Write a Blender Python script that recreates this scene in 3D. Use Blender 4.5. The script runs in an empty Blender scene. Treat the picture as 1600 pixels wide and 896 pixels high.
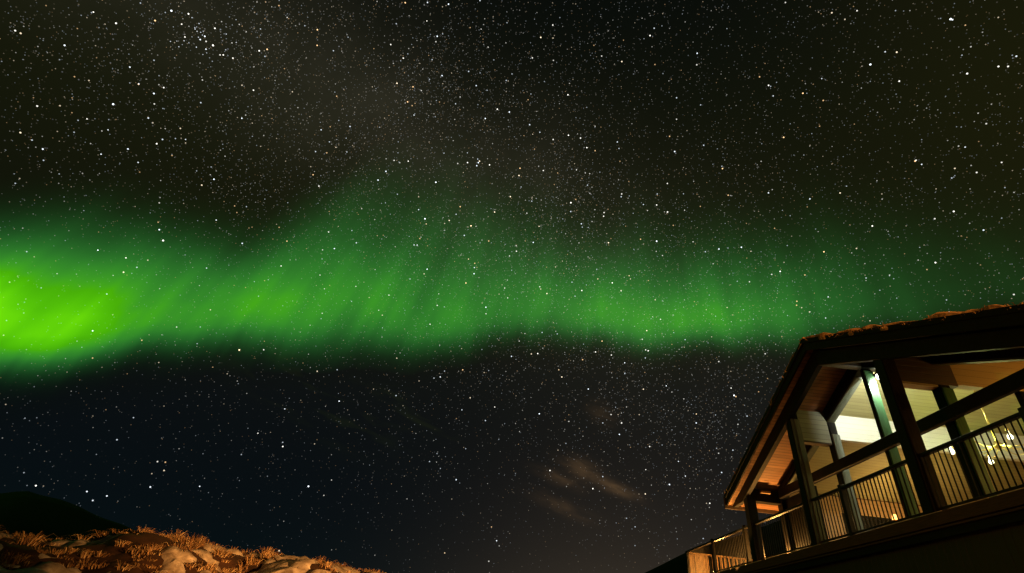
import bpy, math, random
from mathutils import Vector, Matrix, noise as mnoise
random.seed(7)
R = math.radians
sc = bpy.context.scene
col = sc.collection

# ---------------------------------------------------------------- camera
cam_d = bpy.data.cameras.new("camera")
cam_d.sensor_width = 36.0
cam_d.lens = 18.27
cam_d.clip_start = 0.05
cam_d.clip_end = 30000
cam = bpy.data.objects.new("camera", cam_d)
col.objects.link(cam)
# world axes as seen from the camera (right, up, forward)
MX = (0.99371352, -0.11194346, -0.00144861)
MY = (-0.06203132, -0.56132661, 0.82526635)
MZ = (0.09319631, 0.81998847, 0.56474185)
cam.matrix_world = Matrix(((MX[0], MX[1], -MX[2], 0), (MY[0], MY[1], -MY[2], 0), (MZ[0], MZ[1], -MZ[2], 1.6), (0, 0, 0, 1)))
sc.camera = cam

# ---------------------------------------------------------------- view
sc.view_settings.view_transform = 'Standard'
sc.view_settings.look = 'None'
sc.view_settings.exposure = 0.0
sc.view_settings.gamma = 1.0
sc.view_settings.use_curve_mapping = False
sc.cycles.use_denoising = True
sc.cycles.sample_clamp_indirect = 3.0
sc.cycles.max_bounces = 8
sc.cycles.transparent_max_bounces = 16
sc.cycles.caustics_reflective = False
sc.cycles.caustics_refractive = False


# ---------------------------------------------------------------- node helper
class G:
    """small wrapper to write node maths in a readable way"""
    def __init__(s, tree):
        s.t = tree
        s.n = tree.nodes
        s.l = tree.links

    def put(s, sock, v):
        if hasattr(v, 'is_linked') or isinstance(v, bpy.types.NodeSocket):
            s.l.new(v, sock)
        else:
            sock.default_value = v

    def m(s, op, a, b=None, c=None, clamp=False):
        n = s.n.new('ShaderNodeMath')
        n.operation = op
        n.use_clamp = clamp
        s.put(n.inputs[0], a)
        if b is not None:
            s.put(n.inputs[1], b)
        if c is not None:
            s.put(n.inputs[2], c)
        return n.outputs[0]

    def add(s, a, b): return s.m('ADD', a, b)
    def sub(s, a, b): return s.m('SUBTRACT', a, b)
    def mul(s, a, b): return s.m('MULTIPLY', a, b)
    def div(s, a, b): return s.m('DIVIDE', a, b)
    def pw(s, a, b): return s.m('POWER', a, b)
    def exp(s, a): return s.m('EXPONENT', a)

    def gauss(s, v, c, w):
        d = s.div(s.sub(v, c), w)
        return s.exp(s.mul(s.mul(d, d), -1.0))

    def curve(s, v, pts, lo, hi, vlo=0.0, vhi=1.0):
        u = s.n.new('ShaderNodeMapRange')
        u.inputs['From Min'].default_value = lo
        u.inputs['From Max'].default_value = hi
        s.put(u.inputs['Value'], v)
        n = s.n.new('ShaderNodeFloatCurve')
        c = n.mapping.curves[0]
        q = [((p[0] - lo) / (hi - lo), (p[1] - vlo) / (vhi - vlo)) for p in pts]
        c.points[0].location = q[0]
        c.points[1].location = q[-1]
        for p in q[1:-1]:
            c.points.new(*p)
        n.mapping.update()
        s.l.new(u.outputs[0], n.inputs['Value'])
        return s.add(s.mul(n.outputs[0], vhi - vlo), vlo)

    def comb(s, x, y, z):
        n = s.n.new('ShaderNodeCombineXYZ')
        s.put(n.inputs[0], x); s.put(n.inputs[1], y); s.put(n.inputs[2], z)
        return n.outputs[0]

    def noise(s, vec, scale=1.0, detail=2.0, rough=0.5, dist=0.0):
        n = s.n.new('ShaderNodeTexNoise')
        n.inputs['Scale'].default_value = scale
        n.inputs['Detail'].default_value = detail
        n.inputs['Roughness'].default_value = rough
        n.inputs['Distortion'].default_value = dist
        if vec is not None:
            s.l.new(vec, n.inputs['Vector'])
        return n.outputs[0]

    def mixc(s, f, a, b):
        n = s.n.new('ShaderNodeMix')
        n.data_type = 'RGBA'
        s.put(n.inputs[0], f)
        for sock, v in ((n.inputs[6], a), (n.inputs[7], b)):
            if isinstance(v, bpy.types.NodeSocket):
                s.l.new(v, sock)
            else:
                sock.default_value = (*v, 1) if len(v) == 3 else v
        return n.outputs[2]


# ---------------------------------------------------------------- night sky with aurora (world)
world = bpy.data.worlds.new("World")
sc.world = world
world.use_nodes = True
wt = world.node_tree
bg = wt.nodes['Background']
g = G(wt)
tc = wt.nodes.new('ShaderNodeTexCoord')
sp = wt.nodes.new('ShaderNodeSeparateXYZ')
wt.links.new(tc.outputs['Generated'], sp.inputs[0])
dx, dy, dz = sp.outputs
az = g.mul(g.m('ARCTAN2', dx, dy), 57.29578)
el = g.mul(g.m('ARCSINE', dz), 57.29578)

EDGE = [(-70, 4), (-60, 6.3), (-46.3, 12.1), (-41, 14.7), (-37.2, 17.2), (-32.7, 19.8), (-27.5, 21.9), (-21.4, 23.6), (-14.6, 25.3), (-8.6, 25.9), (-2.7, 27.4), (4.5, 28.2), (11, 28.1), (16.3, 27.1), (20.8, 26.9), (23.6, 27.0), (30.2, 26.3), (36.2, 26.0), (41.7, 25.7), (51, 25.0), (70, 23.5)]
TOP = [(-70, 14), (-60, 19.5), (-51, 24.6), (-45, 28.0), (-39, 30.8), (-35.5, 33), (-32, 36), (-28, 38), (-22, 40), (-12, 41.3), (-4, 41.5), (6, 41.5), (17, 41.5), (33.5, 40.5), (45.8, 38), (54.6, 35), (70, 30)]
PEAK = [(-70, .92), (-60, .95), (-53, .90), (-49, .86), (-46, .80), (-43, .72), (-40, .58), (-37, .37), (-34.5, .24), (-32.5, .25), (-30, .31), (-27, .27), (-23, .25), (-19, .235), (-14, .215), (-8, .225), (-3, .19), (4, .19), (11, .25), (17, .31), (24, .31), (30, .25), (36, .145), (42, .07), (51, .03), (70, .02)]
POWR = [(-70, 1.5), (-50, 1.45), (-41, 1.35), (-35, 1.2), (-28, 0.95), (-21, 0.72), (-9, 0.78), (2, 0.95), (17, 1.35), (30, 1.5), (45, 1.1), (70, 1.0)]
PROF = [(-0.2, 0), (-0.12, .002), (-0.05, .02), (0.0, 0.07), (0.06, 0.21), (0.13, 0.52), (0.22, 0.90), (0.28, 1.0), (0.40, .88), (0.52, .68), (0.66, .44), (0.80, .25), (0.95, .12), (1.1, .05), (1.3, .012), (1.6, 0), (1.8, 0)]

teeth = g.noise(g.comb(g.mul(az, 0.55), g.mul(el, 0.03), 3.1), 1.0, 2.0, 0.6)
soft = g.noise(g.comb(g.mul(az, 0.16), g.mul(el, 0.05), 9.7), 1.0, 1.0, 0.5)
edge = g.add(g.curve(az, EDGE, -70, 70, 0, 45), g.add(g.mul(g.sub(teeth, 0.5), 1.0), g.mul(g.sub(soft, 0.5), 2.0)))
lean = g.mul(g.m('DIVIDE', g.sub(14.0, az), 30.0, clamp=True), 0.30)
azl = g.sub(az, g.mul(g.sub(el, 22.0), lean))     # the left curtains lean to the right with height
top = g.add(g.curve(azl, TOP, -70, 70, 0, 45), g.mul(g.sub(soft, 0.5), 4.0))
t = g.div(g.sub(el, edge), g.sub(top, edge))
prof = g.m('MAXIMUM', g.curve(t, PROF, -0.2, 1.8), 0.0)
prof = g.pw(prof, g.curve(az, POWR, -70, 70, 0, 2))
# rays lean with height
azs = azl
rays = g.noise(g.comb(g.mul(azs, 0.30), g.mul(el, 0.035), 1.3), 1.0, 2.0, 0.55)
fine = g.noise(g.comb(g.mul(azs, 0.9), g.mul(el, 0.05), 5.3), 1.0, 1.0, 0.5)
blot = g.noise(g.comb(g.mul(azs, 0.10), g.mul(el, 0.13), 2.3), 1.0, 2.0, 0.5)
A = g.mul(g.curve(azl, PEAK, -70, 70), prof)
A = g.mul(A, g.m('DIVIDE', g.sub(78.0, g.m('ABSOLUTE', az)), 16.0, clamp=True))
A = g.mul(A, g.m('MAXIMUM', g.add(0.02, g.add(g.mul(rays, g.add(0.72, g.mul(lean, 1.2))), g.add(g.mul(fine, 0.13), g.mul(blot, 0.75)))), 0.1))
A2 = g.mul(A, A)
aR = g.add(g.mul(A, 0.112), g.mul(g.mul(A2, A), 0.18))
aG = A
aB = g.m('MAXIMUM', g.mul(A, g.sub(0.185, g.mul(A, 0.44))), 0.0)

# dim sky-glow, milky way and thin clouds
MWN = Vector((-0.30416, 0.57677, 0.75817)).cross(Vector((0.33714, 0.84615, 0.41275))).normalized()
mwd = g.add(g.add(g.mul(dx, MWN.x), g.mul(dy, MWN.y)), g.mul(dz, MWN.z))
mwn = g.noise(tc.outputs['Generated'], 5.0, 5.0, 0.6)
mwl = g.mul(g.mul(g.gauss(mwd, -0.015, 0.19), g.m('MAXIMUM', g.sub(g.mul(mwn, 2.2), 0.25), 0.0)), g.m('ADD', g.gauss(el, 46.0, 15.0), g.mul(g.gauss(el, 22.0, 6.0), 0.10)))
low = g.m('SUBTRACT', 1.0, g.m('MULTIPLY', g.m('GREATER_THAN', t, 0.0), 1.0))     # 1 below the arc
lowf = g.m('SUBTRACT', 1.0, g.m('DIVIDE', g.add(t, 0.25), 0.45, clamp=True), clamp=True)
hz = g.mul(g.exp(g.mul(g.m('MAXIMUM', el, 0.0), -0.125)), g.gauss(az, 15.5, 17.0))      # warm village glow low in the sky
hzg = g.exp(g.mul(g.m('MAXIMUM', el, 0.0), -0.11))
warmR = g.gauss(az, 62.0, 14.0)
cn = g.noise(g.comb(g.mul(az, 0.16), g.mul(g.add(el, g.mul(az, 0.18)), 0.62), 4.4), 1.0, 4.0, 0.55, 0.4)
cw = g.m('MULTIPLY', g.sub(cn, 0.50), 5.0, clamp=True)


def blob(a, e, wa, we):
    return g.mul(g.gauss(az, a, wa), g.gauss(g.add(el, g.mul(g.sub(az, a), 0.30)), e, we))


cl = g.add(g.add(blob(9.6, 15.7, 1.9, .9), g.mul(blob(13.3, 14.0, 1.7, .55), 1.5)), g.add(g.mul(blob(11.7, 21.4, 1.4, 1.1), .40), g.add(g.mul(blob(7.6, 12.0, 2.8, .7), .5), g.mul(blob(7.2, 14.6, 2.2, .6), .6))))
cn2 = g.noise(g.comb(g.mul(az, 0.45), g.mul(g.add(el, g.mul(az, 0.22)), 1.3), 8.1), 1.0, 4.0, 0.6, 0.5)
cl = g.mul(cl, g.m('MULTIPLY_ADD', cn2, 2.0, -.45, clamp=True))
cg = g.mul(g.add(g.mul(blob(-20, 19, 8.0, 2.2), 1.0), g.mul(blob(-9.5, 19.6, 5, 1.2), .8)), cw)
upg = g.mul(g.gauss(el, 38.0, 20.0), 1.45)
bR = g.add(g.add(0.0017, g.mul(upg, 0.0038)), g.add(g.mul(mwl, 0.0145), g.add(g.mul(hz, 0.060), g.add(g.mul(cl, 0.062), g.add(g.mul(cg, .0060), g.mul(warmR, .003))))))
bG = g.add(g.add(0.0027, g.mul(upg, 0.0038)), g.add(g.mul(mwl, 0.0128), g.add(g.mul(hz, 0.041), g.add(g.mul(hzg, .0030), g.add(g.mul(cl, 0.034), g.add(g.mul(cg, .0085), g.mul(warmR, .0022)))))))
bB = g.add(g.add(0.0028, g.mul(lowf, 0.0026)), g.add(g.mul(mwl, 0.0088), g.add(g.mul(hz, 0.024), g.add(g.mul(hzg, .0012), g.mul(cl, 0.013)))))
vor = wt.nodes.new('ShaderNodeTexVoronoi')
vor.inputs['Scale'].default_value = 165.0
wt.links.new(tc.outputs['Generated'], vor.inputs['Vector'])
vs = wt.nodes.new('ShaderNodeSeparateColor')
wt.links.new(vor.outputs['Color'], vs.inputs[0])
spot = g.m('SUBTRACT', 1.0, g.m('DIVIDE', vor.outputs['Distance'], 0.20, clamp=True))
grain = g.mul(g.mul(spot, g.pw(vs.outputs[0], 3.0)), g.mul(0.30, g.mul(g.m('MULTIPLY_ADD', g.gauss(mwd, 0.0, 0.20), 1.1, 0.35), g.m('DIVIDE', g.m('MAXIMUM', el, 0.0), 34.0, clamp=True))))
bR = g.add(bR, g.mul(grain, g.add(0.85, g.mul(vs.outputs[1], 0.3))))
bG = g.add(bG, g.mul(grain, 0.9))
bB = g.add(bB, g.mul(grain, g.sub(1.05, g.mul(vs.outputs[1], 0.5))))
cc = wt.nodes.new('ShaderNodeCombineColor')
for i, (a, b) in enumerate(((aR, bR), (aG, bG), (aB, bB))):
    g.put(cc.inputs[i], g.add(a, b))
wt.links.new(cc.outputs[0], bg.inputs['Color'])
bg.inputs['Strength'].default_value = 1.0


# ---------------------------------------------------------------- lamps of the place, and one added fill
def lamp(name, kind, loc, energy, color, radius=0.05, target=None, angle=None, blend=0.5):
    d = bpy.data.lights.new(name, kind)
    d.energy = energy
    d.color = color
    d.shadow_soft_size = radius
    if kind == 'SPOT':
        d.spot_size = R(angle)
        d.spot_blend = blend
    o = bpy.data.objects.new(name, d)
    o.location = loc
    if target is not None:
        o.rotation_euler = (Vector(target) - Vector(loc)).to_track_quat('-Z', 'Y').to_euler()
    col.objects.link(o)
    return o


SODIUM = (1.0, 0.36, 0.07)
lamp("sodium_yard_light", 'SPOT', (7.0, 2.0, 2.55), 27000, (1.0, 0.39, 0.09), 0.12, (-3.6, 13.4, 2.6), 42, 0.9)
lamp("sodium_street_light", 'SPOT', (8.0, -8.0, 12.0), 17000, SODIUM, 0.12, (8.1, 9.5, 8.3), 32, 0.8)
lamp("sodium_fill_light", 'SPOT', (-17.0, 9.0, 8.0), 1900, SODIUM, 0.15, (8.0, 12.0, 6.0), 50, 0.8)  # unseen fill lamp, added to lift the fascia and sod edge
lamp("eave_light", 'POINT', (9.2, 17.36, 4.60), 430, (1.0, 0.48, 0.11), 0.04)
lamp("deck_edge_light", 'SPOT', (7.95, 18.7, 3.9), 620, (1.0, 0.50, 0.11), 0.04, (8.15, 17.2, 6.6), 50, 0.5)
lamp("deck_end_light", 'POINT', (9.0, 21.5, 4.75), 400, (1.0, 0.48, 0.11), 0.05)
lamp("ridge_floodlight", 'SPOT', (9.68, 11.74, 8.06), 400, (0.96, 1.0, 0.90), 0.06, (11.2, 14.0, 6.6), 172, 0.3)
lamp("chandelier_glow", 'POINT', (12.3, 12.0, 6.72), 108, (0.90, 1.0, 0.34), 0.30)
lamp("aisle_light_far", 'POINT', (12.6, 15.7, 5.75), 95, (1.0, 0.60, 0.22), 0.10)
lamp("aisle_light_near", 'POINT', (12.3, 8.2, 5.9), 140, (1.0, 0.58, 0.12), 0.10)


# ---------------------------------------------------------------- materials
def new_mat(name):
    m = bpy.data.materials.new(name)
    m.use_nodes = True
    t = m.node_tree
    return m, G(t), t.nodes['Principled BSDF']


def coords(gg, out='Object'):
    n = gg.n.new('ShaderNodeTexCoord')
    return n.outputs[out]


def planks(name, c1, c2, axis, width, along, rough=0.6, gap=0.06, bump=0.4, slope=1.0):
    """boards of the given width counted along axis, grain along the other axis"""
    m, gg, b = new_mat(name)
    v = coords(gg)
    s = gg.n.new('ShaderNodeSeparateXYZ')
    gg.l.new(v, s.inputs[0])
    q = gg.mul(s.outputs[axis], slope / width)
    f = gg.m('FRACT', q)
    idx = gg.m('FLOOR', q)
    wn = gg.n.new('ShaderNodeTexWhiteNoise')
    wn.noise_dimensions = '1D'
    gg.l.new(idx, wn.inputs['W'])
    mp = gg.n.new('ShaderNodeMapping')
    gg.l.new(v, mp.inputs[0])
    scl = [14.0, 14.0, 14.0]
    scl[along] = 0.9
    mp.inputs['Scale'].default_value = scl
    off = gg.comb(gg.mul(wn.outputs[0], 31.0), gg.mul(idx, 1.7), 0.0)
    va = gg.n.new('ShaderNodeVectorMath')
    gg.l.new(mp.outputs[0], va.inputs[0]); gg.l.new(off, va.inputs[1])
    gr = gg.noise(va.outputs[0], 1.6, 4.0, 0.62, 0.6)
    tone = gg.add(gg.mul(gr, 0.65), gg.mul(wn.outputs[0], 0.45))
    c = gg.mixc(gg.m('MULTIPLY', tone, 1.0, clamp=True), c1, c2)
    e = gg.m('MINIMUM', f, gg.sub(1.0, f))
    gp = gg.m('DIVIDE', e, gap, clamp=True)
    c = gg.mixc(gp, tuple(x * 0.18 for x in c1), c)
    gg.l.new(c, b.inputs['Base Color'])
    b.inputs['Roughness'].default_value = rough
    bp = gg.n.new('ShaderNodeBump')
    bp.inputs['Strength'].default_value = bump
    bp.inputs['Distance'].default_value = 0.02
    gg.l.new(gg.add(gp, gg.mul(gr, 0.25)), bp.inputs['Height'])
    gg.l.new(bp.outputs[0], b.inputs['Normal'])
    return m


def rough_mat(name, c1, c2, scale=6.0, rough=0.7, bump=0.3, metallic=0.0, stretch=(1, 1, 1)):
    m, gg, b = new_mat(name)
    v = coords(gg)
    mp = gg.n.new('ShaderNodeMapping')
    gg.l.new(v, mp.inputs[0])
    mp.inputs['Scale'].default_value = stretch
    n = gg.noise(mp.outputs[0], scale, 5.0, 0.6, 0.3)
    k = gg.m('MULTIPLY_ADD', n, 2.2, -0.6, clamp=True)
    gg.l.new(gg.mixc(k, c1, c2), b.inputs['Base Color'])
    b.inputs['Roughness'].default_value = rough
    b.inputs['Specular IOR Level'].default_value = .12 if max(c2) < .05 else .3
    b.inputs['Metallic'].default_value = metallic
    bp = gg.n.new('ShaderNodeBump')
    bp.inputs['Strength'].default_value = bump
    bp.inputs['Distance'].default_value = 0.02
    gg.l.new(n, bp.inputs['Height'])
    gg.l.new(bp.outputs[0], b.inputs['Normal'])
    return m


def emis(name, color, strength):
    m, gg, b = new_mat(name)
    b.inputs['Base Color'].default_value = (*color, 1)
    b.inputs['Emission Color'].default_value = (*color, 1)
    b.inputs['Emission Strength'].default_value = strength
    return m


M = {}
M['soffit'] = planks("soffit_boards", (.11, .045, .018), (.42, .20, .085), 1, 0.125, 0, gap=.10, bump=.7, slope=1.09)
M['ceiling'] = planks("ceiling_boards", (.34, .29, .14), (.48, .42, .21), 1, 0.125, 0, gap=.04, slope=1.09, bump=.25)
M['wallboards'] = planks("stained_wall_boards", (.15, .14, .085), (.27, .25, .165), 2, 0.14, 0)
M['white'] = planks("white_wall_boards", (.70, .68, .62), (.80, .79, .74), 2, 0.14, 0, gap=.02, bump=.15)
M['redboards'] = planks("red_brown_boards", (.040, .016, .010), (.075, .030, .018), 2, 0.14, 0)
M['tanboards'] = planks("tan_wall_boards", (.34, .20, .09), (.42, .26, .125), 2, 0.16, 0, gap=.025, bump=.15)
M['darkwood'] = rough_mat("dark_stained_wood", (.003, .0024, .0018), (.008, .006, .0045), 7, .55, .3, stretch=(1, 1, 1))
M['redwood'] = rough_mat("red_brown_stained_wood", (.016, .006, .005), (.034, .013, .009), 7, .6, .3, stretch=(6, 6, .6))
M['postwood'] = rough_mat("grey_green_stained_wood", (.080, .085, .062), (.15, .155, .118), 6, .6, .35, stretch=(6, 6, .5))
M['greencast'] = rough_mat("green_cast_wood", (.022, .075, .022), (.045, .13, .042), 6, .5, .3, stretch=(6, 6, .5))  # green cast of the picture put into the wood colour
M['fascia'] = rough_mat("weathered_fascia_wood", (.022, .013, .008), (.065, .036, .020), 7, .65, .3, stretch=(8, .5, 8))
M['rake'] = rough_mat("dark_rake_board_wood", (.004, .003, .0022), (.012, .008, .005), 6, .6, .3)
M['lightwood'] = rough_mat("pale_trim_wood", (.34, .22, .11), (.46, .31, .16), 6, .6, .2, stretch=(.6, 6, 6))
M['deckwood'] = planks("deck_boards", (.20, .13, .075), (.33, .23, .14), 0, 0.14, 1, gap=.05)
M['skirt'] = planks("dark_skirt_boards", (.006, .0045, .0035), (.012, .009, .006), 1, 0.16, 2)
M['steel'] = rough_mat("dark_painted_steel", (.010, .009, .008), (.022, .019, .016), 20, .45, .1, .2)
M['slat'] = rough_mat("oiled_slat_wood", (.30, .17, .08), (.48, .29, .14), 9, .6, .25, stretch=(6, 6, .6))
M['slatboards'] = planks("oiled_slat_boards", (.24, .13, .06), (.46, .27, .13), 0, 0.11, 2, gap=.10)
M['brass'] = rough_mat("polished_brass", (.70, .52, .14), (.85, .66, .22), 20, .32, .05, .85)
M['frost'] = rough_mat("frosted_edge", (.32, .28, .22), (.72, .68, .60), 16, .8, .4)
M['floor'] = planks("interior_floor_boards", (.16, .09, .045), (.24, .14, .07), 1, 0.14, 0)
M['black'] = rough_mat("black_fixture_paint", (.010, .010, .010), (.016, .016, .016), 20, .5, .1)
M['bulb'] = emis("warm_bulb_glass", (1.0, .95, .62), 4.0)
M['flood'] = emis("floodlight_glass", (1.0, .98, .90), 30.0)
M['shade'] = emis("lamp_shade_glow", (1.0, .48, .12), 3.0)
M['candle'] = emis("small_white_bulb", (1.0, .95, .80), 4.0)
M['decklamp'] = emis("deck_lamp_glass", (1.0, .55, .16), 14.0)


def glass_mat():
    m, gg, b = new_mat("window_glass")
    out = m.node_tree.nodes['Material Output']
    tr = gg.n.new('ShaderNodeBsdfTransparent')
    tr.inputs[0].default_value = (.97, .985, .97, 1)
    gl = gg.n.new('ShaderNodeBsdfGlossy')
    gl.inputs['Roughness'].default_value = 0.02
    fr = gg.n.new('ShaderNodeFresnel')
    fr.inputs[0].default_value = 1.45
    mx = gg.n.new('ShaderNodeMixShader')
    ge = gg.n.new('ShaderNodeNewGeometry')
    gg.l.new(gg.mul(fr.outputs[0], gg.sub(1.0, ge.outputs['Backfacing'])), mx.inputs[0])
    gg.l.new(tr.outputs[0], mx.inputs[1])
    gg.l.new(gl.outputs[0], mx.inputs[2])
    gg.l.new(mx.outputs[0], out.inputs['Surface'])
    return m


M['glass'] = glass_mat()


def sod_mat():
    m, gg, b = new_mat("dry_sod")
    v = coords(gg)
    n1 = gg.noise(v, 5.0, 5.0, 0.65)
    n2 = gg.noise(v, 24.0, 3.0, 0.6)
    k = gg.m('MULTIPLY_ADD', gg.add(gg.mul(n1, .6), gg.mul(n2, .4)), 3.0, -1.0, clamp=True)
    gg.l.new(gg.mixc(k, (.06, .035, .018), (.50, .33, .16)), b.inputs['Base Color'])
    b.inputs['Roughness'].default_value = .95
    b.inputs['Specular IOR Level'].default_value = .1
    return m


M['sod'] = sod_mat()


# ---------------------------------------------------------------- mesh helpers
class MB:
    def __init__(s):
        s.v = []
        s.f = []

    def poly(s, pts, faces):
        o = len(s.v)
        s.v += [tuple(p) for p in pts]
        s.f += [tuple(i + o for i in f) for f in faces]

    def box(s, x0, x1, y0, y1, z0, z1):
        s.poly([(x0, y0, z0), (x1, y0, z0), (x1, y1, z0), (x0, y1, z0), (x0, y0, z1), (x1, y0, z1), (x1, y1, z1), (x0, y1, z1)],
               [(0, 3, 2, 1), (4, 5, 6, 7), (0, 1, 5, 4), (1, 2, 6, 5), (2, 3, 7, 6), (3, 0, 4, 7)])
        return s

    def yz(s, prof, x0, x1):
        """extrude a YZ outline along X"""
        n = len(prof)
        pts = [(x0, y, z) for y, z in prof] + [(x1, y, z) for y, z in prof]
        fs = [tuple(range(n)), tuple(range(2 * n - 1, n - 1, -1))]
        for i in range(n):
            j = (i + 1) % n
            fs.append((i, i + n, j + n, j))
        s.poly(pts, fs)
        return s

    def tube(s, path, rad, seg=8, cap=True):
        path = [Vector(p) for p in path]
        rs = rad if isinstance(rad, (list, tuple)) else [rad] * len(path)
        rings = []
        o = len(s.v)
        for i, p in enumerate(path):
            d = (path[min(i + 1, len(path) - 1)] - path[max(i - 1, 0)]).normalized()
            a = d.cross(Vector((0, 0, 1)))
            if a.length < 1e-3:
                a = d.cross(Vector((1, 0, 0)))
            a.normalize()
            b = d.cross(a)
            for k in range(seg):
                t = 2 * math.pi * k / seg
                s.v.append(tuple(p + (a * math.cos(t) + b * math.sin(t)) * rs[i]))
        for i in range(len(path) - 1):
            for k in range(seg):
                k2 = (k + 1) % seg
                s.f.append((o + i * seg + k, o + i * seg + k2, o + (i + 1) * seg + k2, o + (i + 1) * seg + k))
        if cap:
            s.f.append(tuple(o + k for k in range(seg))[::-1])
            s.f.append(tuple(o + (len(path) - 1) * seg + k for k in range(seg)))
        return s

    def lathe(s, prof, c, seg=12):
        o = len(s.v)
        for r, z in prof:
            for k in range(seg):
                t = 2 * math.pi * k / seg
                s.v.append((c[0] + r * math.cos(t), c[1] + r * math.sin(t), c[2] + z))
        for i in range(len(prof) - 1):
            for k in range(seg):
                k2 = (k + 1) % seg
                s.f.append((o + i * seg + k, o + i * seg + k2, o + (i + 1) * seg + k2, o + (i + 1) * seg + k))
        return s

    def build(s, name, mat, parent=None, bevel=0.0, smooth=False):
        off = Vector((0, 0, 0))
        p = parent
        while p is not None:
            off += p.location
            p = p.parent
        me = bpy.data.meshes.new(name)
        me.from_pydata([tuple(Vector(v) - off) for v in s.v], [], s.f)
        me.materials.append(mat)
        me.validate()
        me.update()
        import bmesh
        bm = bmesh.new()
        bm.from_mesh(me)
        bmesh.ops.recalc_face_normals(bm, faces=bm.faces)
        if bevel > 0:
            bmesh.ops.bevel(bm, geom=list(bm.edges), offset=bevel, segments=1, affect='EDGES', clamp_overlap=True)
        bm.to_mesh(me)
        bm.free()
        if smooth:
            for q in me.polygons:
                q.use_smooth = True
        o = bpy.data.objects.new(name, me)
        col.objects.link(o)
        if parent is not None:
            o.parent = parent
        return o


def thing(name, label, cat, loc=(0, 0, 0), group=None):
    o = bpy.data.objects.new(name, None)
    o.location = loc
    col.objects.link(o)
    o['label'] = label
    o['category'] = cat
    if group:
        o['group'] = group
    return o


def box(name, mat, parent, *b, bevel=0.012):
    return MB().box(*b).build(name, mat, parent, bevel)


# ---------------------------------------------------------------- ground, hills, stars
def structure(o):
    o['kind'] = 'structure'
    return o


M['ground'] = rough_mat("dark_heath_ground", (.012, .010, .007), (.035, .026, .016), 1.5, .95, .5)
M['hill'] = rough_mat("dark_hillside", (.005, .0045, .0035), (.012, .010, .008), .02, .95, .4)
mb = MB()
mb.poly([(-9000, -9000, 0), (9000, -9000, 0), (9000, 9000, 0), (-9000, 9000, 0)], [(0, 1, 2, 3)])
structure(mb.build("ground", M['ground']))


def interp(tab, x):
    if x <= tab[0][0]:
        return tab[0][1]
    for (a, b), (c, d) in zip(tab, tab[1:]):
        if x <= c:
            return b + (d - b) * (x - a) / (c - a)
    return tab[-1][1]


def hill(name, crest, dist, depth, rough):
    """a ridge of real depth: crest given as (azimuth, elevation) seen at dist"""
    mb = MB()
    a0, a1 = crest[0][0], crest[-1][0]
    n, rows = 90, 14
    pts = []
    for i in range(n + 1):
        a = a0 + (a1 - a0) * i / n
        e = interp(crest, a)
        for j in range(rows + 1):
            s = j / rows
            d = dist + depth * (s - 0.6)
            prof = max(0.0, 1 - abs(s - 0.6) / (0.6 if s < 0.6 else 0.4)) ** 0.8
            x, y = d * math.sin(R(a)), d * math.cos(R(a))
            z = (dist * math.tan(R(e)) + 1.6) * prof
            z *= 1 + rough * mnoise.fractal(Vector((x, y, 0)) * (6.0 / dist), 1.0, 2.0, 4)
            pts.append((x, y, max(z, -0.5) - 0.4))
    fs = []
    for i in range(n):
        for j in range(rows):
            q = i * (rows + 1) + j
            fs.append((q, q + 1, q + rows + 2, q + rows + 1))
    mb.poly(pts, fs)
    o = mb.build(name, M['hill'], None, smooth=True)
    return structure(o)


hill("mountain", [(-75, 2.0), (-60, 3.2), (-50, 4.0), (-44, 4.6), (-40, 5.7), (-38.7, 6.2), (-36.2, 6.15), (-33.8, 5.7), (-31.3, 5.2), (-29.4, 4.6), (-26, 3.6), (-20, 2.0), (-12, .4)], 900, 700, .07)
hill("hillside", [(6, .3), (11, 4.2), (14, 6.0), (15.8, 6.9), (18.3, 8.1), (19.8, 8.9), (25.2, 10.8), (28.7, 12.1), (33, 13.0), (45, 14), (60, 12), (75, 8), (90, 2)], 320, 260, .03)


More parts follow.
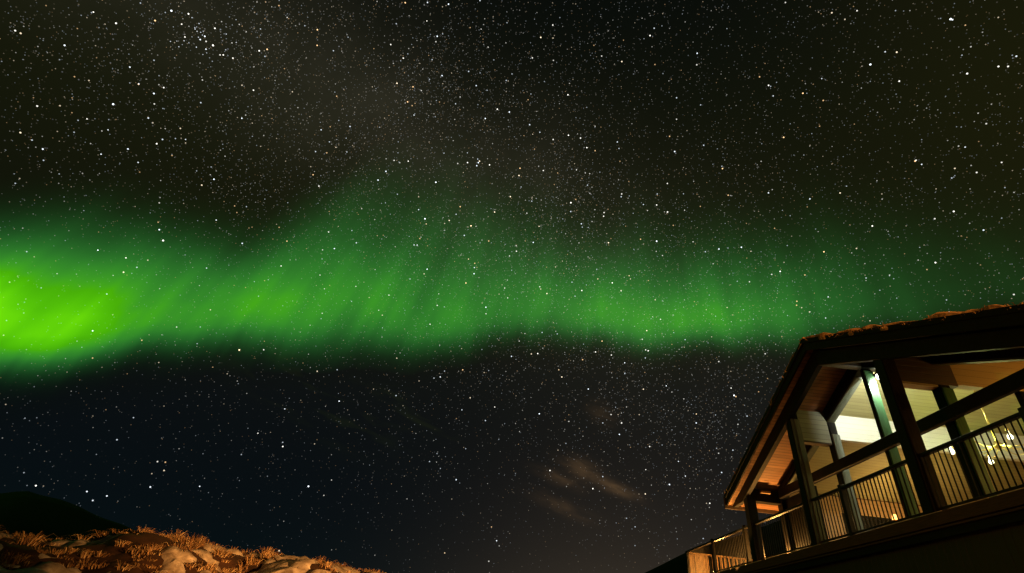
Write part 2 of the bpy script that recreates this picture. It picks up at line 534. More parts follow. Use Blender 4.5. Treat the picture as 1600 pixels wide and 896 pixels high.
def stars():
    rnd = random.Random(11)
    RAD = 7000.0
    verts, faces, cols = [], [], []
    MW = MWN

    def star(az_, el_, size, br, tint, stretch=1.0):
        d = Vector((math.cos(R(el_)) * math.sin(R(az_)), math.cos(R(el_)) * math.cos(R(az_)), math.sin(R(el_))))
        c = d * RAD
        a = d.cross(Vector((0, 0, 1))).normalized()
        b = a.cross(d)
        r = size * RAD
        o = len(verts)
        for k in range(6):
            t = math.pi / 3 * k
            verts.append(tuple(c + a * (math.cos(t) * r) + b * (math.sin(t) * r * stretch)))
        verts.append(tuple(c + d * r)); verts.append(tuple(c - d * r))
        for k in range(6):
            k2 = (k + 1) % 6
            faces.append((o + k, o + k2, o + 7)); faces.append((o + k2, o + k, o + 6))
        cols.extend([(tint[0] * br, tint[1] * br, tint[2] * br, 1)] * 8)

    def tint():
        u = rnd.random()
        if u < .16: return (1.0, .62, .30)
        if u < .36: return (1.0, .82, .58)
        if u < .72: return (1.0, .97, .88)
        return (.80, .90, 1.0)

    n = 0
    while n < 40000:
        z = rnd.uniform(0.02, 0.999)
        a = rnd.uniform(-95, 95)
        e = math.degrees(math.asin(z))
        d = Vector((math.cos(R(e)) * math.sin(R(a)), math.cos(R(e)) * math.cos(R(a)), z))
        m = d.dot(MW)
        dens = .26 + .80 * math.exp(-((m + .01) / .22) ** 2) * (.60 + .9 * mnoise.noise(d * 6))
        dens *= .18 + .82 * min(1, e / 34)
        dens *= .6 + .8 * (mnoise.noise(d * 14 + Vector((5, 1, 2))) * .5 + .5)
        if rnd.random() > dens:
            continue
        u = rnd.random()
        mag = u ** -0.47                       # 1 .. large
        br = min(.034 * mag ** 1.25, 1.0)
        size = .00054 + .000062 * min(mag, 9)
        tn = tint()
        br *= min(1.0, .35 + e / 24)
        star(a, e, size, br, tn)
        n += 1
    for a, e, br, sz, tn in BRIGHT:
        star(a, e, sz * .68, br, tn)
    # faint satellite trail
    me = bpy.data.meshes.new("sky")
    me.from_pydata(verts, [], faces)
    at = me.color_attributes.new("star_light", 'FLOAT_COLOR', 'POINT')
    flat = [x for c in cols for x in c]
    at.data.foreach_set("color", flat)
    m, gg, b = new_mat("star_light")
    t = m.node_tree
    out = t.nodes['Material Output']
    va = gg.n.new('ShaderNodeAttribute'); va.attribute_name = "star_light"
    em = gg.n.new('ShaderNodeEmission')
    gg.l.new(va.outputs['Color'], em.inputs['Color'])
    em.inputs['Strength'].default_value = 1.0
    tr = gg.n.new('ShaderNodeBsdfTransparent')
    ad = gg.n.new('ShaderNodeAddShader')
    gg.l.new(em.outputs[0], ad.inputs[0]); gg.l.new(tr.outputs[0], ad.inputs[1])
    gg.l.new(ad.outputs[0], out.inputs['Surface'])
    m.cycles.emission_sampling = 'NONE'
    me.materials.append(m)
    o = bpy.data.objects.new("sky", me)
    col.objects.link(o)
    return structure(o)


# the brightest stars and the small blue cluster: azimuth, elevation, brightness, size, tint
BRIGHT = [(-56.09, 41.66, 0.97, 0.00122, (1, .96, .86)),
          (-51.42, 45.87, 1.25, 0.00185, (.86, .93, 1)),
          (-46.15, 45.82, 1.25, 0.00185, (1, .96, .86)),
          (-49.87, 45.56, 0.83, 0.00132, (1, .96, .86)),
          (-48.85, 44.88, 0.80, 0.00143, (1, .96, .86)),
          (-49.92, 36.65, 1.25, 0.00185, (.86, .93, 1)),
          (-50.88, 39.99, 0.70, 0.00149, (.86, .93, 1)),
          (-47.45, 40.26, 0.97, 0.00142, (1, .96, .86)),
          (-48.91, 34.62, 0.63, 0.00121, (.86, .93, 1)),
          (-48.12, 32.58, 0.73, 0.00133, (.86, .93, 1)),
          (-39.36, 41.82, 0.95, 0.00141, (.86, .93, 1)),
          (-42.98, 37.45, 0.62, 0.00121, (.86, .93, 1)),
          (-45.28, 33.56, 0.57, 0.00140, (.86, .93, 1)),
          (-44.98, 45.52, 0.84, 0.00127, (1, .96, .86)),
          (-44.71, 45.69, 0.90, 0.00149, (1, .96, .86)),
          (-43.68, 45.97, 0.88, 0.00152, (1, .96, .86)),
          (-47.37, 46.00, 0.99, 0.00158, (.86, .93, 1)),
          (-47.53, 45.53, 0.88, 0.00149, (.86, .93, 1)),
          (-46.49, 45.17, 0.77, 0.00140, (.86, .93, 1)),
          (-58.86, 36.80, 0.75, 0.00153, (1, .96, .86)),
          (-55.78, 38.21, 0.94, 0.00156, (.86, .93, 1)),
          (-51.71, 30.54, 0.78, 0.00157, (.86, .93, 1)),
          (-50.74, 34.45, 0.74, 0.00129, (1, .96, .86)),
          (-36.39, 32.19, 0.85, 0.00127, (.86, .93, 1)),
          (-39.70, 28.43, 1.25, 0.00185, (1, .96, .86)),
          (-43.80, 25.34, 0.96, 0.00132, (.86, .93, 1)),
          (-41.59, 25.71, 0.85, 0.00140, (1, .96, .86)),
          (-40.69, 19.03, 0.83, 0.00144, (.86, .93, 1)),
          (-28.80, 21.48, 1.25, 0.00185, (1, .72, .42)),
          (-19.10, 49.86, 0.60, 0.00140, (.86, .93, 1)),
          (-21.98, 58.59, 0.81, 0.00123, (1, .96, .86)),
          (-17.90, 45.24, 0.86, 0.00156, (1, .96, .86)),
          (-13.22, 43.99, 1.25, 0.00185, (.86, .93, 1)),
          (-6.93, 40.31, 1.25, 0.00185, (1, .72, .42)),
          (7.29, 43.97, 1.25, 0.00185, (1, .96, .86)),
          (-13.46, 39.93, 1.25, 0.00185, (.86, .93, 1)),
          (-13.12, 39.43, 0.83, 0.00131, (1, .72, .42)),
          (-14.01, 36.90, 0.94, 0.00124, (.86, .93, 1)),
          (-13.60, 36.98, 0.93, 0.00130, (.86, .93, 1)),
          (-6.45, 36.69, 0.61, 0.00155, (1, .72, .42)),
          (19.27, 39.48, 1.25, 0.00185, (.86, .93, 1)),
          (23.93, 38.95, 0.52, 0.00134, (1, .96, .86)),
          (15.40, 36.02, 0.59, 0.00147, (1, .72, .42)),
          (11.28, 35.75, 0.54, 0.00158, (1, .72, .42)),
          (25.99, 23.01, 1.25, 0.00185, (.86, .93, 1)),
          (21.91, 21.37, 0.86, 0.00121, (1, .72, .42)),
          (19.01, 24.27, 0.91, 0.00126, (.86, .93, 1)),
          (14.45, 26.72, 0.85, 0.00135, (.86, .93, 1)),
          (6.64, 25.76, 0.52, 0.00160, (1, .72, .42)),
          (-18.07, 10.77, 1.25, 0.00185, (.86, .93, 1)),
          (58.16, 49.27, 1.25, 0.00185, (.86, .93, 1)),
          (58.26, 49.15, 0.81, 0.00150, (.86, .93, 1)),
          (49.53, 49.52, 1.25, 0.00185, (.86, .93, 1)),
          (51.45, 49.84, 0.52, 0.00138, (.86, .93, 1)),
          (51.27, 47.10, 0.87, 0.00156, (1, .96, .86)),
          (59.00, 44.19, 0.93, 0.00148, (1, .96, .86)),
          (60.52, 44.16, 0.61, 0.00146, (.86, .93, 1)),
          (53.38, 39.78, 0.55, 0.00138, (.86, .93, 1)),
          (55.13, 37.48, 0.56, 0.00143, (1, .96, .86)),
          (49.54, 39.93, 0.76, 0.00126, (.86, .93, 1)),
          (50.93, 54.01, 0.63, 0.00144, (1, .96, .86)),
          (37.84, 50.78, 0.51, 0.00142, (.86, .93, 1)),
          (44.09, 50.40, 0.53, 0.00121, (.86, .93, 1)),
          (-22.59, 17.25, 0.55, 0.00145, (.86, .93, 1)),
          (-17.58, 19.14, 0.99, 0.00157, (.86, .93, 1)),
          (-24.20, 14.52, 0.62, 0.00138, (1, .96, .86)),
          (-7.29, 23.56, 0.80, 0.00145, (.86, .93, 1)),
          (-0.51, 21.22, 0.85, 0.00130, (1, .96, .86)),
          (20.18, 15.44, 0.76, 0.00120, (.86, .93, 1)),
          (19.62, 16.81, 0.70, 0.00124, (.86, .93, 1)),
          (16.26, 15.96, 0.62, 0.00124, (1, .96, .86)),
          (-3.71, 6.73, 0.59, 0.00129, (1, .72, .42)),
          (1.24, 8.32, 0.76, 0.00139, (.86, .93, 1)),
          (-27.26, 9.07, 0.82, 0.00128, (.86, .93, 1)),
          (-38.38, 6.74, 0.98, 0.00149, (1, .96, .86)),
          (-35.06, 7.03, 0.76, 0.00143, (.86, .93, 1)),
          (-33.61, 6.99, 0.71, 0.00141, (.86, .93, 1)),
          (-34.38, 6.48, 0.55, 0.00152, (.86, .93, 1)),
          (-30.92, 8.27, 0.76, 0.00157, (.86, .93, 1)),
          (59.58, 43.82, 0.64, 0.00159, (1, .96, .86)),
          (-13.44, 62.11, 0.51, 0.00147, (.86, .93, 1)),
          (-22.99, 60.09, 0.65, 0.00154, (.86, .93, 1)),
          (-23.94, 30.96, 0.51, 0.00138, (1, .96, .86)),
          (37.16, 31.13, 0.74, 0.00128, (.86, .93, 1)),
          (36.36, 29.25, 0.54, 0.00131, (.86, .93, 1)),
          (-48.37, 42.91, 0.18, 0.00103, (.84, .91, 1)),
          (-46.21, 44.95, 0.33, 0.00094, (.84, .91, 1)),
          (-48.22, 46.26, 0.20, 0.00084, (.84, .91, 1)),
          (-44.81, 46.19, 0.44, 0.00109, (.84, .91, 1)),
          (-47.81, 45.59, 0.45, 0.00103, (.84, .91, 1)),
          (-48.58, 46.19, 0.31, 0.00094, (.84, .91, 1)),
          (-47.80, 46.26, 0.39, 0.00094, (.84, .91, 1)),
          (-45.75, 47.33, 0.57, 0.00105, (.84, .91, 1)),
          (-47.37, 44.80, 0.37, 0.00088, (.84, .91, 1)),
          (-48.71, 43.89, 0.56, 0.00098, (.84, .91, 1)),
          (-47.63, 45.96, 0.31, 0.00110, (.84, .91, 1)),
          (-46.26, 45.39, 0.18, 0.00083, (.84, .91, 1)),
          (-45.82, 48.87, 0.44, 0.00084, (.84, .91, 1)),
          (-47.37, 44.80, 0.45, 0.00100, (.84, .91, 1)),
          (-48.59, 44.22, 0.20, 0.00096, (.84, .91, 1)),
          (-45.94, 47.23, 0.19, 0.00095, (.84, .91, 1)),
          (-48.28, 45.92, 0.55, 0.00094, (.84, .91, 1)),
          (-48.58, 45.97, 0.60, 0.00103, (.84, .91, 1)),
          (-48.33, 45.27, 0.35, 0.00081, (.84, .91, 1)),
          (-50.30, 44.93, 0.23, 0.00095, (.84, .91, 1)),
          (-48.69, 44.58, 0.47, 0.00108, (.84, .91, 1)),
          (-48.67, 46.04, 0.58, 0.00090, (.84, .91, 1)),
          (-48.61, 46.55, 0.49, 0.00106, (.84, .91, 1)),
          (-46.41, 44.63, 0.33, 0.00100, (.84, .91, 1)),
          (-45.97, 46.82, 0.16, 0.00094, (.84, .91, 1)),
          (-49.51, 46.56, 0.44, 0.00104, (.84, .91, 1)),
          (-44.36, 47.29, 0.48, 0.00098, (.84, .91, 1)),
          (-46.22, 47.82, 0.20, 0.00104, (.84, .91, 1)),
          (-47.94, 46.05, 0.48, 0.00098, (.84, .91, 1)),
          (-45.67, 44.75, 0.21, 0.00098, (.84, .91, 1)),
          (-48.20, 44.69, 0.40, 0.00094, (.84, .91, 1)),
          (-45.04, 44.17, 0.18, 0.00080, (.84, .91, 1)),
          (-49.63, 43.81, 0.45, 0.00103, (.84, .91, 1)),
          (-49.21, 44.16, 0.30, 0.00088, (.84, .91, 1))]
stars()

# ---------------------------------------------------------------- bank with dead grass and snow
CREST = [(-75, 3.6), (-60, 3.9), (-48, 4.0), (-42, 3.9), (-38, 3.98), (-35.4, 4.35), (-33.7, 4.35), (-32.7, 4.25), (-29.9, 4.7), (-27.2, 4.75), (-24.5, 4.4), (-21.8, 4.15), (-19.1, 4.25), (-16.2, 4.1), (-13.9, 3.95), (-11.4, 3.75), (-8, 3.1), (-4, 2.0), (2, .2), (8, -2)]


def bank_z(a, r):
    """height of the bank at azimuth a (degrees) and distance r"""
    e = interp(CREST, a) - .30 - .60 * max(0, min(1, (-a - 27) / 6)) + .62 * max(0, min(1, (a + 21) / 7))
    rc = 14.0 + 1.2 * mnoise.noise(Vector((a * .09, 0, 3)))
    zc = 1.6 + rc * math.tan(R(e))
    x, y = r * math.sin(R(a)), r * math.cos(R(a))
    if r < rc:
        s = max(0.0, (r - 5.5) / (rc - 5.5))
        s = s * s * (3 - 2 * s)
        z = zc * (0.10 + 0.90 * s) if r > 5.5 else zc * .10
    else:
        z = zc - 0.10 * (r - rc) - .02 * (r - rc) ** 2
    p = Vector((x, y, 0))
    w = min(1, max(0, (r - 6) / 4))
    k = .22 if r < rc - .5 else .10
    z += w * k * (mnoise.fractal(p * .55, 1.0, 2.0, 3) * .9 + .45 * (abs(mnoise.noise(p * 1.5 + Vector((3, 8, 1)))) - .25))
    z += w * .05 * mnoise.fractal(p * 3.3, 1.0, 2.0, 2)
    return x, y, z


def snow_mask(a, r):
    x, y = r * math.sin(R(a)), r * math.cos(R(a))
    v = mnoise.fractal(Vector((x * .6, y * .9, 4.2)), 1.0, 2.0, 3) + .30 * mnoise.fractal(Vector((x * 2.2, y * 2.6, 1.2)), 1.0, 2.0, 3)
    return v + .08


NA, NR = 260, 170
A0, A1, R0, R1 = -75, 8, 5.5, 28.0
grid = [[bank_z(A0 + (A1 - A0) * i / NA, R0 + (R1 - R0) * j / NR) for j in range(NR + 1)] for i in range(NA + 1)]
fs = [(i * (NR + 1) + j, i * (NR + 1) + j + 1, (i + 1) * (NR + 1) + j + 1, (i + 1) * (NR + 1) + j) for i in range(NA) for j in range(NR)]
mb = MB()
mb.poly([p for rw in grid for p in rw], fs)
M['bank'] = rough_mat("heather_bank_earth", (.010, .006, .004), (.050, .022, .010), 2.6, .95, .8)
structure(mb.build("bank", M['bank'], None, smooth=True))
M['snow'] = rough_mat("old_snow", (.10, .075, .05), (.66, .62, .54), 4.5, .9, 1.0)
mb = MB()
pts = []
keep = []
for i in range(NA + 1):
    for j in range(NR + 1):
        x, y, z = grid[i][j]
        a, r = A0 + (A1 - A0) * i / NA, R0 + (R1 - R0) * j / NR
        v = snow_mask(a, r)
        zs = (grid[i][min(j + 1, NR)][2] - grid[i][max(j - 1, 0)][2]) / (2 * (R1 - R0) / NR)
        w = v * 1.1 - .02 - .42 * max(0, zs - .18)
        h = max(-.06, min(.07, w * .35)) + .09 * (.3 - abs(mnoise.fractal(Vector((x * 1.7, y * 1.7, 2)), 1.0, 2.0, 4))) + .02 * mnoise.fractal(Vector((x * 6, y * 6, 7)), 1.0, 2.0, 3)
        pts.append((x, y, z + h))
        keep.append(h > -.03)
mb.poly(pts, [f for f in fs if any(keep[k] for k in f)])
structure(mb.build("snow", M['snow'], None, smooth=True))


def straw_mat():
    m, gg, b = new_mat("dead_straw_grass")
    v = coords(gg)
    n = gg.noise(v, 2.2, 3.0, 0.6)
    k = gg.m('MULTIPLY_ADD', n, 2.4, -.7, clamp=True)
    ge = gg.n.new('ShaderNodeNewGeometry')
    rp = ge.outputs['Random Per Island']
    c = gg.mixc(k, (.10, .050, .022), (.46, .31, .15))
    c = gg.mixc(gg.m('MULTIPLY', gg.pw(rp, 2.0), .75), c, (.075, .035, .018))
    gg.l.new(gg.mixc(gg.m('MULTIPLY', gg.m('GREATER_THAN', gg.m('FRACT', gg.mul(rp, 17.3)), .82), .7), c, (.60, .50, .30)), b.inputs['Base Color'])
    b.inputs['Roughness'].default_value = .8
    b.inputs['Specular IOR Level'].default_value = .2
    return m


M['straw'] = straw_mat()


def blades(mb, base, n, hgt, spread, lean, rnd, wid=.006):
    for _ in range(n):
        t = rnd.uniform(0, 6.283)
        rr = spread * math.sqrt(rnd.random())
        bx, by = base[0] + rr * math.cos(t), base[1] + rr * math.sin(t)
        bz = base[2] - .04
        h = hgt * rnd.uniform(.45, 1.15)
        lx = lean[0] * h * rnd.uniform(.2, 1.2) + rnd.gauss(0, .34) * h + .5 * h * rr / max(spread, .01) * math.cos(t)
        ly = lean[1] * h * rnd.uniform(.2, 1.2) + rnd.gauss(0, .34) * h + .5 * h * rr / max(spread, .01) * math.sin(t)
        w = wid * rnd.uniform(.6, 1.3)
        u = rnd.uniform(0, 6.283)
        cx, cy = math.cos(u) * w, math.sin(u) * w
        m1 = (bx + lx * .22, by + ly * .22, bz + h * .42)
        m2 = (bx + lx * .62, by + ly * .62, bz + h * .76)
        tip = (bx + lx * 1.35, by + ly * 1.35, bz + h * .92 - .40 * (abs(lx) + abs(ly)))
        mb.poly([(bx - cx, by - cy, bz), (bx + cx, by + cy, bz), (m1[0] + cx * .8, m1[1] + cy * .8, m1[2]), (m1[0] - cx * .8, m1[1] - cy * .8, m1[2]),
                 (m2[0] + cx * .5, m2[1] + cy * .5, m2[2]), (m2[0] - cx * .5, m2[1] - cy * .5, m2[2]), tip],
                [(0, 1, 2, 3), (3, 2, 4, 5), (5, 4, 6)])


rg = random.Random(5)
mb = MB()
for k in range(2300):
    a = rg.uniform(-50, -3)
    r = rg.uniform(8.5, 15.4)
    x, y, z = bank_z(a, r)
    v = snow_mask(a, r)
    if v > .02 and rg.random() < .93:
        continue
    patch = mnoise.noise(Vector((x * .7, y * .7, 9))) + .25
    if patch < .20 and rg.random() < .92:
        continue
    blades(mb, (x, y, z), rg.randint(26, 56), rg.uniform(.06, .19), rg.uniform(.05, .16), (.20, -.10), rg)
for k in range(330):                       # taller tufts along the crest
    a = rg.uniform(-34, -5) if rg.random() < .8 else rg.uniform(-50, -30)
    if mnoise.noise(Vector((a * .55, 2, 2))) < -.02 and rg.random() < .85:
        continue
    rc = 14.0 + 1.2 * mnoise.noise(Vector((a * .09, 0, 3)))
    r = rc + rg.uniform(-.7, .5)
    x, y, z = bank_z(a, r)
    blades(mb, (x, y, z), rg.randint(26, 60), rg.uniform(.11, .31), rg.uniform(.05, .14), (.14, -.05), rg)
o = mb.build("grass", M['straw'], None)
o['kind'] = 'stuff'

# ---------------------------------------------------------------- cabin
YC, SL = 12.0, 0.433
ZS = 8.86                        # underside of the roof at the ridge
XO, XP, XG, XB = 8.04, 8.40, 9.50, 17.0
YE = 6.24                        # half width of the roof
FL = 4.30                        # deck and floor level
cabin = thing("cabin", "timber gable cabin with dry sod roof and lit glass front above the railed deck", "cabin", (12.5, 12.0, 0))


def zsof(y):
    return ZS - SL * abs(y - YC)


for s in (1, -1):
    def yy(d): return YC + s * d
    slab = MB().yz([(yy(0), ZS), (yy(YE), ZS - SL * YE), (yy(YE), ZS - SL * YE + .16), (yy(0), ZS + .16)], XO + .02, XB).build("roof_slab", M['soffit'], cabin)
    # interior ceiling boards just below the slab
    MB().yz([(yy(0), ZS - .004), (yy(5.2), ZS - SL * 5.2 - .004), (yy(5.2), ZS - SL * 5.2 - .028), (yy(0), ZS - .028)], XG + .13, XB - .3).build("ceiling", M['ceiling'], cabin)
    # outer and inner rake boards
    MB().yz([(yy(0), ZS + .25), (yy(YE), ZS - SL * YE + .25), (yy(YE), ZS - SL * YE - .05), (yy(0), ZS - .05)], XO - .03, XO + .02).build("barge_board", M['rake'], cabin, .006)
    MB().yz([(yy(0), ZS + .30), (yy(YE + .03), ZS - SL * (YE + .03) + .30), (yy(YE + .03), ZS - SL * (YE + .03) + .17), (yy(0), ZS + .17)], XO - .065, XO - .033).build("drip_board", M['rake'], cabin, .005)
    MB().yz([(yy(0), ZS - .005), (yy(YE - .03), ZS - SL * (YE - .03) - .005), (yy(YE - .03), ZS - SL * (YE - .03) - .085), (yy(5.5), ZS - SL * 5.5 - .36), (yy(0), ZS - .46)], XP - .17, XP - .02).build("rake_beam", M['rake'], cabin, .01)
    MB().yz([(yy(0), ZS - .006), (yy(5.2), ZS - SL * 5.2 - .006), (yy(5.2), ZS - SL * 5.2 - (.20 if s > 0 else .34)), (yy(0), ZS - .40)], XG - .14, XG + .12).build("wall_plate", M['darkwood'], cabin, .01)
    MB().yz([(yy(0.3), ZS - SL * .3 - .385), (yy(5.15), ZS - SL * 5.15 - (.205 if s > 0 else .345)), (yy(5.15), ZS - SL * 5.15 - (.235 if s > 0 else .375)), (yy(0.3), ZS - SL * .3 - .42)], XG - .10, XG + .11).build("lit_plate_trim", M['postwood'], cabin, .004)  # pale strip paints the plate's lit underside, the plate itself stays dark
    # eave board
    MB().box(XO - .07, XB, *sorted((yy(YE + .004), yy(YE + .05))), ZS - SL * YE - .12, ZS - SL * YE + .26).build("eave_board", M['fascia'], cabin, .006)
    # sod
    mb = MB()
    nu, nv = 70, 44
    pts = []
    for i in range(nu + 1):
        d = (YE + .02) * i / nu
        for j in range(nv + 1):
            x = XO - .05 + (XB - XO + .05) * (j / nv) ** 1.8
            zz = ZS + .16 - SL * d
            bump_ = .20 + .11 * mnoise.fractal(Vector((x * 1.6, yy(d) * 1.6, s * 3)), 1.0, 2.0, 4)
            if j == 0:
                bump_ = .03
            elif j == 1:
                x = XO - .055
                bump_ *= .45
            elif j == 2:
                x = XO - .04
                bump_ *= .9
            elif j == 3:
                x = XO
            xo_ = x + (.05 * mnoise.noise(Vector((yy(d) * 3, 1, 5))) if j < 4 else 0)
            pts.append((xo_, yy(d), zz + bump_))
    ff = []
    for i in range(nu):
        for j in range(nv):
            q = i * (nv + 1) + j
            ff.append((q, q + 1, q + nv + 2, q + nv + 1))
    mb.poly(pts, ff)
    rr = random.Random(20 + s)
    for k in range(260):
        d = rr.uniform(0.1, YE)
        x = XO - .03 + abs(rr.gauss(0, .25))
        pz = ZS + .16 - SL * d + .12
        blades(mb, (x, yy(d), pz), rr.randint(6, 12), rr.uniform(.03, .10) if rr.random() < .93 else .15, .07, (-.25, 0), rr, .009)
    mb.build("sod", M['sod'], slab)
# eave end caps lit from below
box("ridge_beam", M['postwood'], cabin, XP - .01, XB - .35, YC - .10, YC + .10, ZS - .42, ZS - .05)
box("ridge_cap", M['lightwood'], cabin, XO - .075, XO + .1, YC - .09, YC + .09, ZS + .27, ZS + .31, bevel=.004)


def post(mat, x, y, z0, z1, w=.25, d=None):
    d = d or w
    return box("post", mat, cabin, x - d / 2, x + d / 2, y - w / 2, y + w / 2, z0, z1, bevel=.012)


# outer posts carrying the gable
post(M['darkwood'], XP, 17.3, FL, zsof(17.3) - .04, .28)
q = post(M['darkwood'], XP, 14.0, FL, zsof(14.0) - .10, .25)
box("lit_facing_board", M['postwood'], q, XP - .11, XP + .12, 13.835, 13.872, FL + .02, 7.62, bevel=.006)  # pale grooved board, also paints the lit near face against the dark post
box("lit_facing_strip", M['postwood'], q, XP - .03, XP + .12, 13.815, 13.833, FL + .02, 7.60, bevel=.005)
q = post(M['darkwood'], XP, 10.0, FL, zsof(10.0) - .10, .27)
box("lit_facing_board", M['redwood'], q, XP - .12, XP + .13, 9.825, 9.862, FL + .02, 7.6, bevel=.006)  # redder board paints the lit near face, other faces kept dark
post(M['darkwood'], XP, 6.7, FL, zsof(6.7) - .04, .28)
# glass wall posts: shaded faces coloured dark, lit near faces as paler boards
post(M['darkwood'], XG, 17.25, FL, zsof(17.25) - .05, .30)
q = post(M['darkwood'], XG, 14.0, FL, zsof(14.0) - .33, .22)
box("lit_facing_board", M['postwood'], q, XG - .10, XG + .11, 13.84, 13.888, FL + .13, 7.3, bevel=.006)
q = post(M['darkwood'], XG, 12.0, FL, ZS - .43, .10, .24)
box("lit_facing_board", M['greencast'], q, XG - .11, XG + .12, 11.90, 11.948, FL + .13, 8.35, bevel=.006)
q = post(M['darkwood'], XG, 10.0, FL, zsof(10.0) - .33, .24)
box("lit_facing_board", M['greencast'], q, XG - .11, XG + .12, 9.83, 9.878, FL + .13, 6.98, bevel=.006)
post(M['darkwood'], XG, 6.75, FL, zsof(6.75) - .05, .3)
for yv in (15.45, 16.1):
    box("mullion", M['darkwood'], cabin, XG - .07, XG + .07, yv - .05, yv + .05, FL, 6.28)
box("mullion", M['darkwood'], cabin, XG - .07, XG + .07, 8.35, 8.47, FL, 6.28)
# transom across the glass wall
box("transom", M['darkwood'], cabin, XG - .24, XG - .125, 6.9, 17.08, 6.24, 6.52)
box("sill", M['darkwood'], cabin, XG - .10, XG + .10, 6.9, 17.1, FL, FL + .12)
# boarded beams that tie outer posts to the wall and run on inside
box("tie_wall", M['wallboards'], cabin, XP + .14, XG - .122, 13.92, 14.08, 7.05, zsof(14.08) - .01, bevel=.004)
box("tie_wall", M['redboards'], cabin, XP + .152, XG + .30, 9.86, 10.12, 7.06, zsof(9.86) - .01, bevel=.004)
box("tie_trim", M['lightwood'], cabin, XP + .155, XG - .14, 9.88, 10.10, 7.0, 7.055, bevel=.004)  # pale colour stands for the lamplit underside of the tie
box("tie_trim", M['fascia'], cabin, XP + .14, XG - .14, 13.90, 14.10, 7.0, 7.048, bevel=.004)
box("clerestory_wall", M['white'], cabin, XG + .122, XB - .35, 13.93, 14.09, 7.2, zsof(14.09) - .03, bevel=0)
box("clerestory_wall", M['tanboards'], cabin, XG + .31, XB - .35, 9.90, 10.08, 7.12, zsof(9.90) - .03, bevel=0)
# eave ties at the far corner
box("eave_tie", M['darkwood'], cabin, XP + .142, XG - .152, 17.16, 17.44, 6.10, zsof(17.44) - .01)
box("bracket", M['lightwood'], cabin, XP + .30, XP + .62, 17.06, 17.155, 6.36, 6.44, bevel=.004)
# walls
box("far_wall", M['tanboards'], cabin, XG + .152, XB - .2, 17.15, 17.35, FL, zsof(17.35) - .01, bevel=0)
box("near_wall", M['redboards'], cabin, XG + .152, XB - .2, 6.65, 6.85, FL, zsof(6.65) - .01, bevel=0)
MB().yz([(6.86, FL), (17.14, FL), (17.14, zsof(17.14) - .03), (12, ZS - .03), (6.86, zsof(6.86) - .03)], XB - .34, XB - .2).build("end_wall", M['tanboards'], cabin)
box("side_panel", M['darkwood'], cabin, XG - .05, XG + .05, 16.16, 17.09, FL + .12, 6.24)
box("floor", M['floor'], cabin, XG + .01, XB - .2, 6.86, 17.14, FL - .02, FL + .015, bevel=0)
# dark window in the far wall
w = box("window", M['glass'], cabin, 11.35, 13.3, 17.12, 17.135, 4.75, 5.95, bevel=0)
box("frame", M['darkwood'], w, 11.27, 13.38, 17.137, 17.149, 4.67, 6.03, bevel=0)
# glazing
for y0, y1 in ((6.92, 8.34), (8.48, 9.86), (10.14, 11.91), (12.09, 13.87), (14.13, 15.39), (15.51, 16.04)):
    box("glass_pane", M['glass'], cabin, XG - .006, XG + .006, y0, y1, FL + .125, 6.30, bevel=0)
for y0, y1 in ((10.14, 11.91), (12.09, 13.87), (6.92, 9.86), (14.13, 17.08)):
    a0_, a1_ = zsof(y0) - .36, zsof(y1) - .36
    MB().yz([(y0, 6.45), (y1, 6.45), (y1, a1_), (y0, a0_)], XG - .006, XG + .006).build("glass_pane", M['glass'], cabin)

# deck
deck = thing("deck", "raised timber deck with a dark boarded skirt carrying the cabin and its railings", "deck", (12.5, 14.0, 0))
box("deck_floor", M['deckwood'], deck, 8.24, XB, 3.0, 23.62, FL - .10, FL - .022, bevel=0)
box("fascia_board", M['fascia'], deck, 8.18, 8.235, 3.0, 23.66, FL - .20, FL + .012, bevel=.006)
box("lower_fascia", M['darkwood'], deck, 8.215, 8.26, 3.0, 23.64, FL - .40, FL - .215, bevel=.006)
box("drip_strip", M['fascia'], deck, 8.17, 8.21, 3.0, 23.65, FL - .262, FL - .225, bevel=.004)
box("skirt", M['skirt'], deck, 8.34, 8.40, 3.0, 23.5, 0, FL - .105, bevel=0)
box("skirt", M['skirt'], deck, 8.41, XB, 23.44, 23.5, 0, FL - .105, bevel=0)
mb = MB()
rf = random.Random(3)
y = 4.0
while y < 23.4:
    l = rf.uniform(.3, 1.1)
    mb.box(8.235 - rf.uniform(.0, .03), 8.30, y, y + l, FL + .013, FL + .013 + rf.uniform(.008, .03))
    y += l + rf.uniform(.02, .35)
mb.build("frost_edge", M['frost'], deck, .004)['kind'] = 'stuff'

# railings between the posts
def railing(y0, y1, label, endposts, bal_from=None):
    t = thing("deck_railing", label, "railing", (XP, (y0 + y1) / 2, FL), "railings along the deck edge")
    box("handrail", M['steel'], t, XP - .055, XP + .055, y0, y1, 5.385, 5.445, bevel=.01)
    box("bottom_rail", M['steel'], t, XP - .02, XP + .02, y0, y1, FL + .10, FL + .14, bevel=.004)
    for yp in endposts:
        box("rail_post", M['steel'], t, XP - .06, XP + .06, yp - .06, yp + .06, FL, 5.50, bevel=.008)
    first = None
    y = y0 + .10
    while y < y1 - .05:
        if all(abs(y - yp) > .09 for yp in endposts):
            if first is None:
                first = MB().box(XP - .011, XP + .011, y - .007, y + .007, FL + .141, 5.384).build("baluster", M['steel'], t)
                yb = y
            else:
                c = first.copy()
                c.location = (0, y - yb, 0)
                c.parent = t
                col.objects.link(c)
        y += .124
    return t


railing(6.84, 9.85, "dark metal railing in front of the chandelier, nearest bay at the right edge", [7.5])
railing(10.15, 13.86, "dark metal railing below the white lit wall, between the two tall gable posts", [12.55])
railing(14.14, 17.16, "dark metal railing under the orange soffit, between the grey faced post and dark corner post", [])
railing(17.44, 23.56, "dark metal railing running past the eave to the far end of deck", [17.95, 20.7])
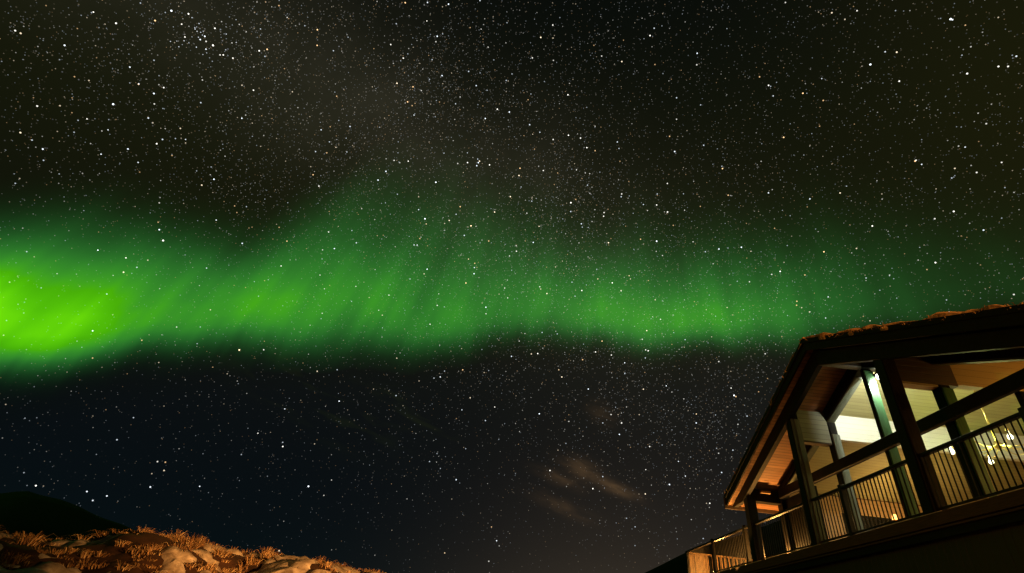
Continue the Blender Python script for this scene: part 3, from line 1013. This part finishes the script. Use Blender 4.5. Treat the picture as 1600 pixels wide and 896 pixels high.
# slatted railing across the far end
t = thing("slatted_railing", "orange lit wooden slat railing closing the far end of the deck", "railing", (9.9, 23.5, FL))
box("handrail", M['slat'], t, XP + .06, 11.4, 23.44, 23.54, 5.36, 5.42)
box("bottom_rail", M['slat'], t, XP + .06, 11.4, 23.46, 23.52, FL + .06, FL + .12)
box("side_panel", M['slatboards'], t, XP + .06, 9.28, 23.47, 23.51, FL + .122, 5.358)
first = None
x = 9.46
while x < 11.4:
    if first is None:
        first = box("slat", M['slat'], t, x - .035, x + .035, 23.475, 23.505, FL + .122, 5.358, bevel=.004)
        xb = x
    else:
        c = first.copy(); c.location = (x - xb, 0, 0); c.parent = t; col.objects.link(c)
    x += .17

# deck lamp at the far end
t = thing("deck_lamp", "small glowing orange deck lamp low on the boards near the far railing", "lamp", (8.58, 21.2, FL))
MB().lathe([(0, 0), (.09, 0), (.09, .04), (.05, .06), (.05, .08)], (8.58, 21.2, FL - .02)).build("base", M['steel'], t)
MB().lathe([(.0, .08), (.075, .08), (.085, .14), (.075, .22), (0, .24)], (8.58, 21.2, FL - .02)).build("lamp_glass", M['decklamp'], t, smooth=True)
MB().lathe([(0, .24), (.10, .235), (.06, .28), (0, .30)], (8.58, 21.2, FL - .02)).build("cap", M['steel'], t)

# ridge floodlight on the glass wall's middle post
t = thing("floodlight", "bright white floodlight glowing at the top of the green middle post", "floodlight", (9.68, 11.78, 8.2))
box("bracket", M['black'], t, 9.60, 9.66, 11.74, 11.915, 8.20, 8.26, bevel=.004)
MB().lathe([(0, .10), (.05, .10), (.075, .0), (.08, -.05)], (9.68, 11.78, 8.26)).build("housing", M['black'], t, smooth=True)
MB().lathe([(.078, -.052), (.095, -.10), (.08, -.15), (.04, -.18), (0, -.19)], (9.68, 11.78, 8.26)).build("lamp_glass", M['flood'], t, smooth=True)

# chandelier
def chandelier(cx, cy, label, n=8, rad=.95, z=6.78):
    t = thing("chandelier", label, "chandelier", (cx, cy, z))
    MB().tube([(cx, cy, ZS - .42), (cx, cy, z - .12)], .022, 8).build("rod", M['brass'], t, smooth=True)
    MB().lathe([(0, .12), (.05, .10), (.09, .03), (.10, 0), (.06, -.07), (.02, -.11), (0, -.16)], (cx, cy, z - .05)).build("hub", M['brass'], t, smooth=True)
    MB().lathe([(.0, 0), (.12, 0), (.07, -.05), (.02, -.08), (0, -.08)], (cx, cy, ZS - .42)).build("ceiling_rose", M['brass'], t, smooth=True)
    for k in range(n):
        a = 2 * math.pi * (k + .35) / n
        ca, sa = math.cos(a), math.sin(a)
        pth = [(cx + ca * rad * q, cy + sa * rad * q, z - .05 + h) for q, h in ((.06, 0), (.3, -.10), (.6, -.13), (.85, -.06), (1, .02))]
        arm = MB().tube(pth, .012, 6).build("arm", M['brass'], t, smooth=True)
        px, py = cx + ca * rad, cy + sa * rad
        MB().lathe([(0, .04), (.035, .03), (.04, .0), (.02, -.02)], (px, py, z)).build("cup", M['brass'], arm, smooth=True)
        MB().lathe([(.0, -.02), (.020, -.02), (.022, -.09), (.040, -.12), (.058, -.16), (.050, -.20), (.024, -.225), (0, -.23)], (px, py, z)).build("bulb", M['bulb'], arm, smooth=True)
    return t


chandelier(12.3, 12.0, "brass chandelier on a long rod with glowing white bulbs")

# dining table glimpsed low behind the centre railing
t = thing("table", "small orange lit wooden table behind the railing inside the cabin", "table", (10.55, 14.1, FL))
box("tabletop", M['lightwood'], t, 10.25, 10.85, 13.7, 14.6, 5.03, 5.07)
for lx in (10.30, 10.80):
    for ly in (13.76, 14.54):
        box("leg", M['lightwood'], t, lx - .03, lx + .03, ly - .03, ly + .03, FL + .016, 5.029, bevel=.004)
t = thing("table_lamp", "small table lamp with orange shade standing on the wooden table", "lamp", (10.5, 13.85, 5.07))
MB().lathe([(0, 0), (.06, 0), (.06, .02), (.015, .03), (.015, .10)], (10.5, 13.85, 5.07)).build("base", M['brass'], t, smooth=True)
MB().lathe([(.07, .10), (.045, .22), (0, .22)], (10.5, 13.85, 5.07)).build("lamp_shade", M['shade'], t, smooth=True)
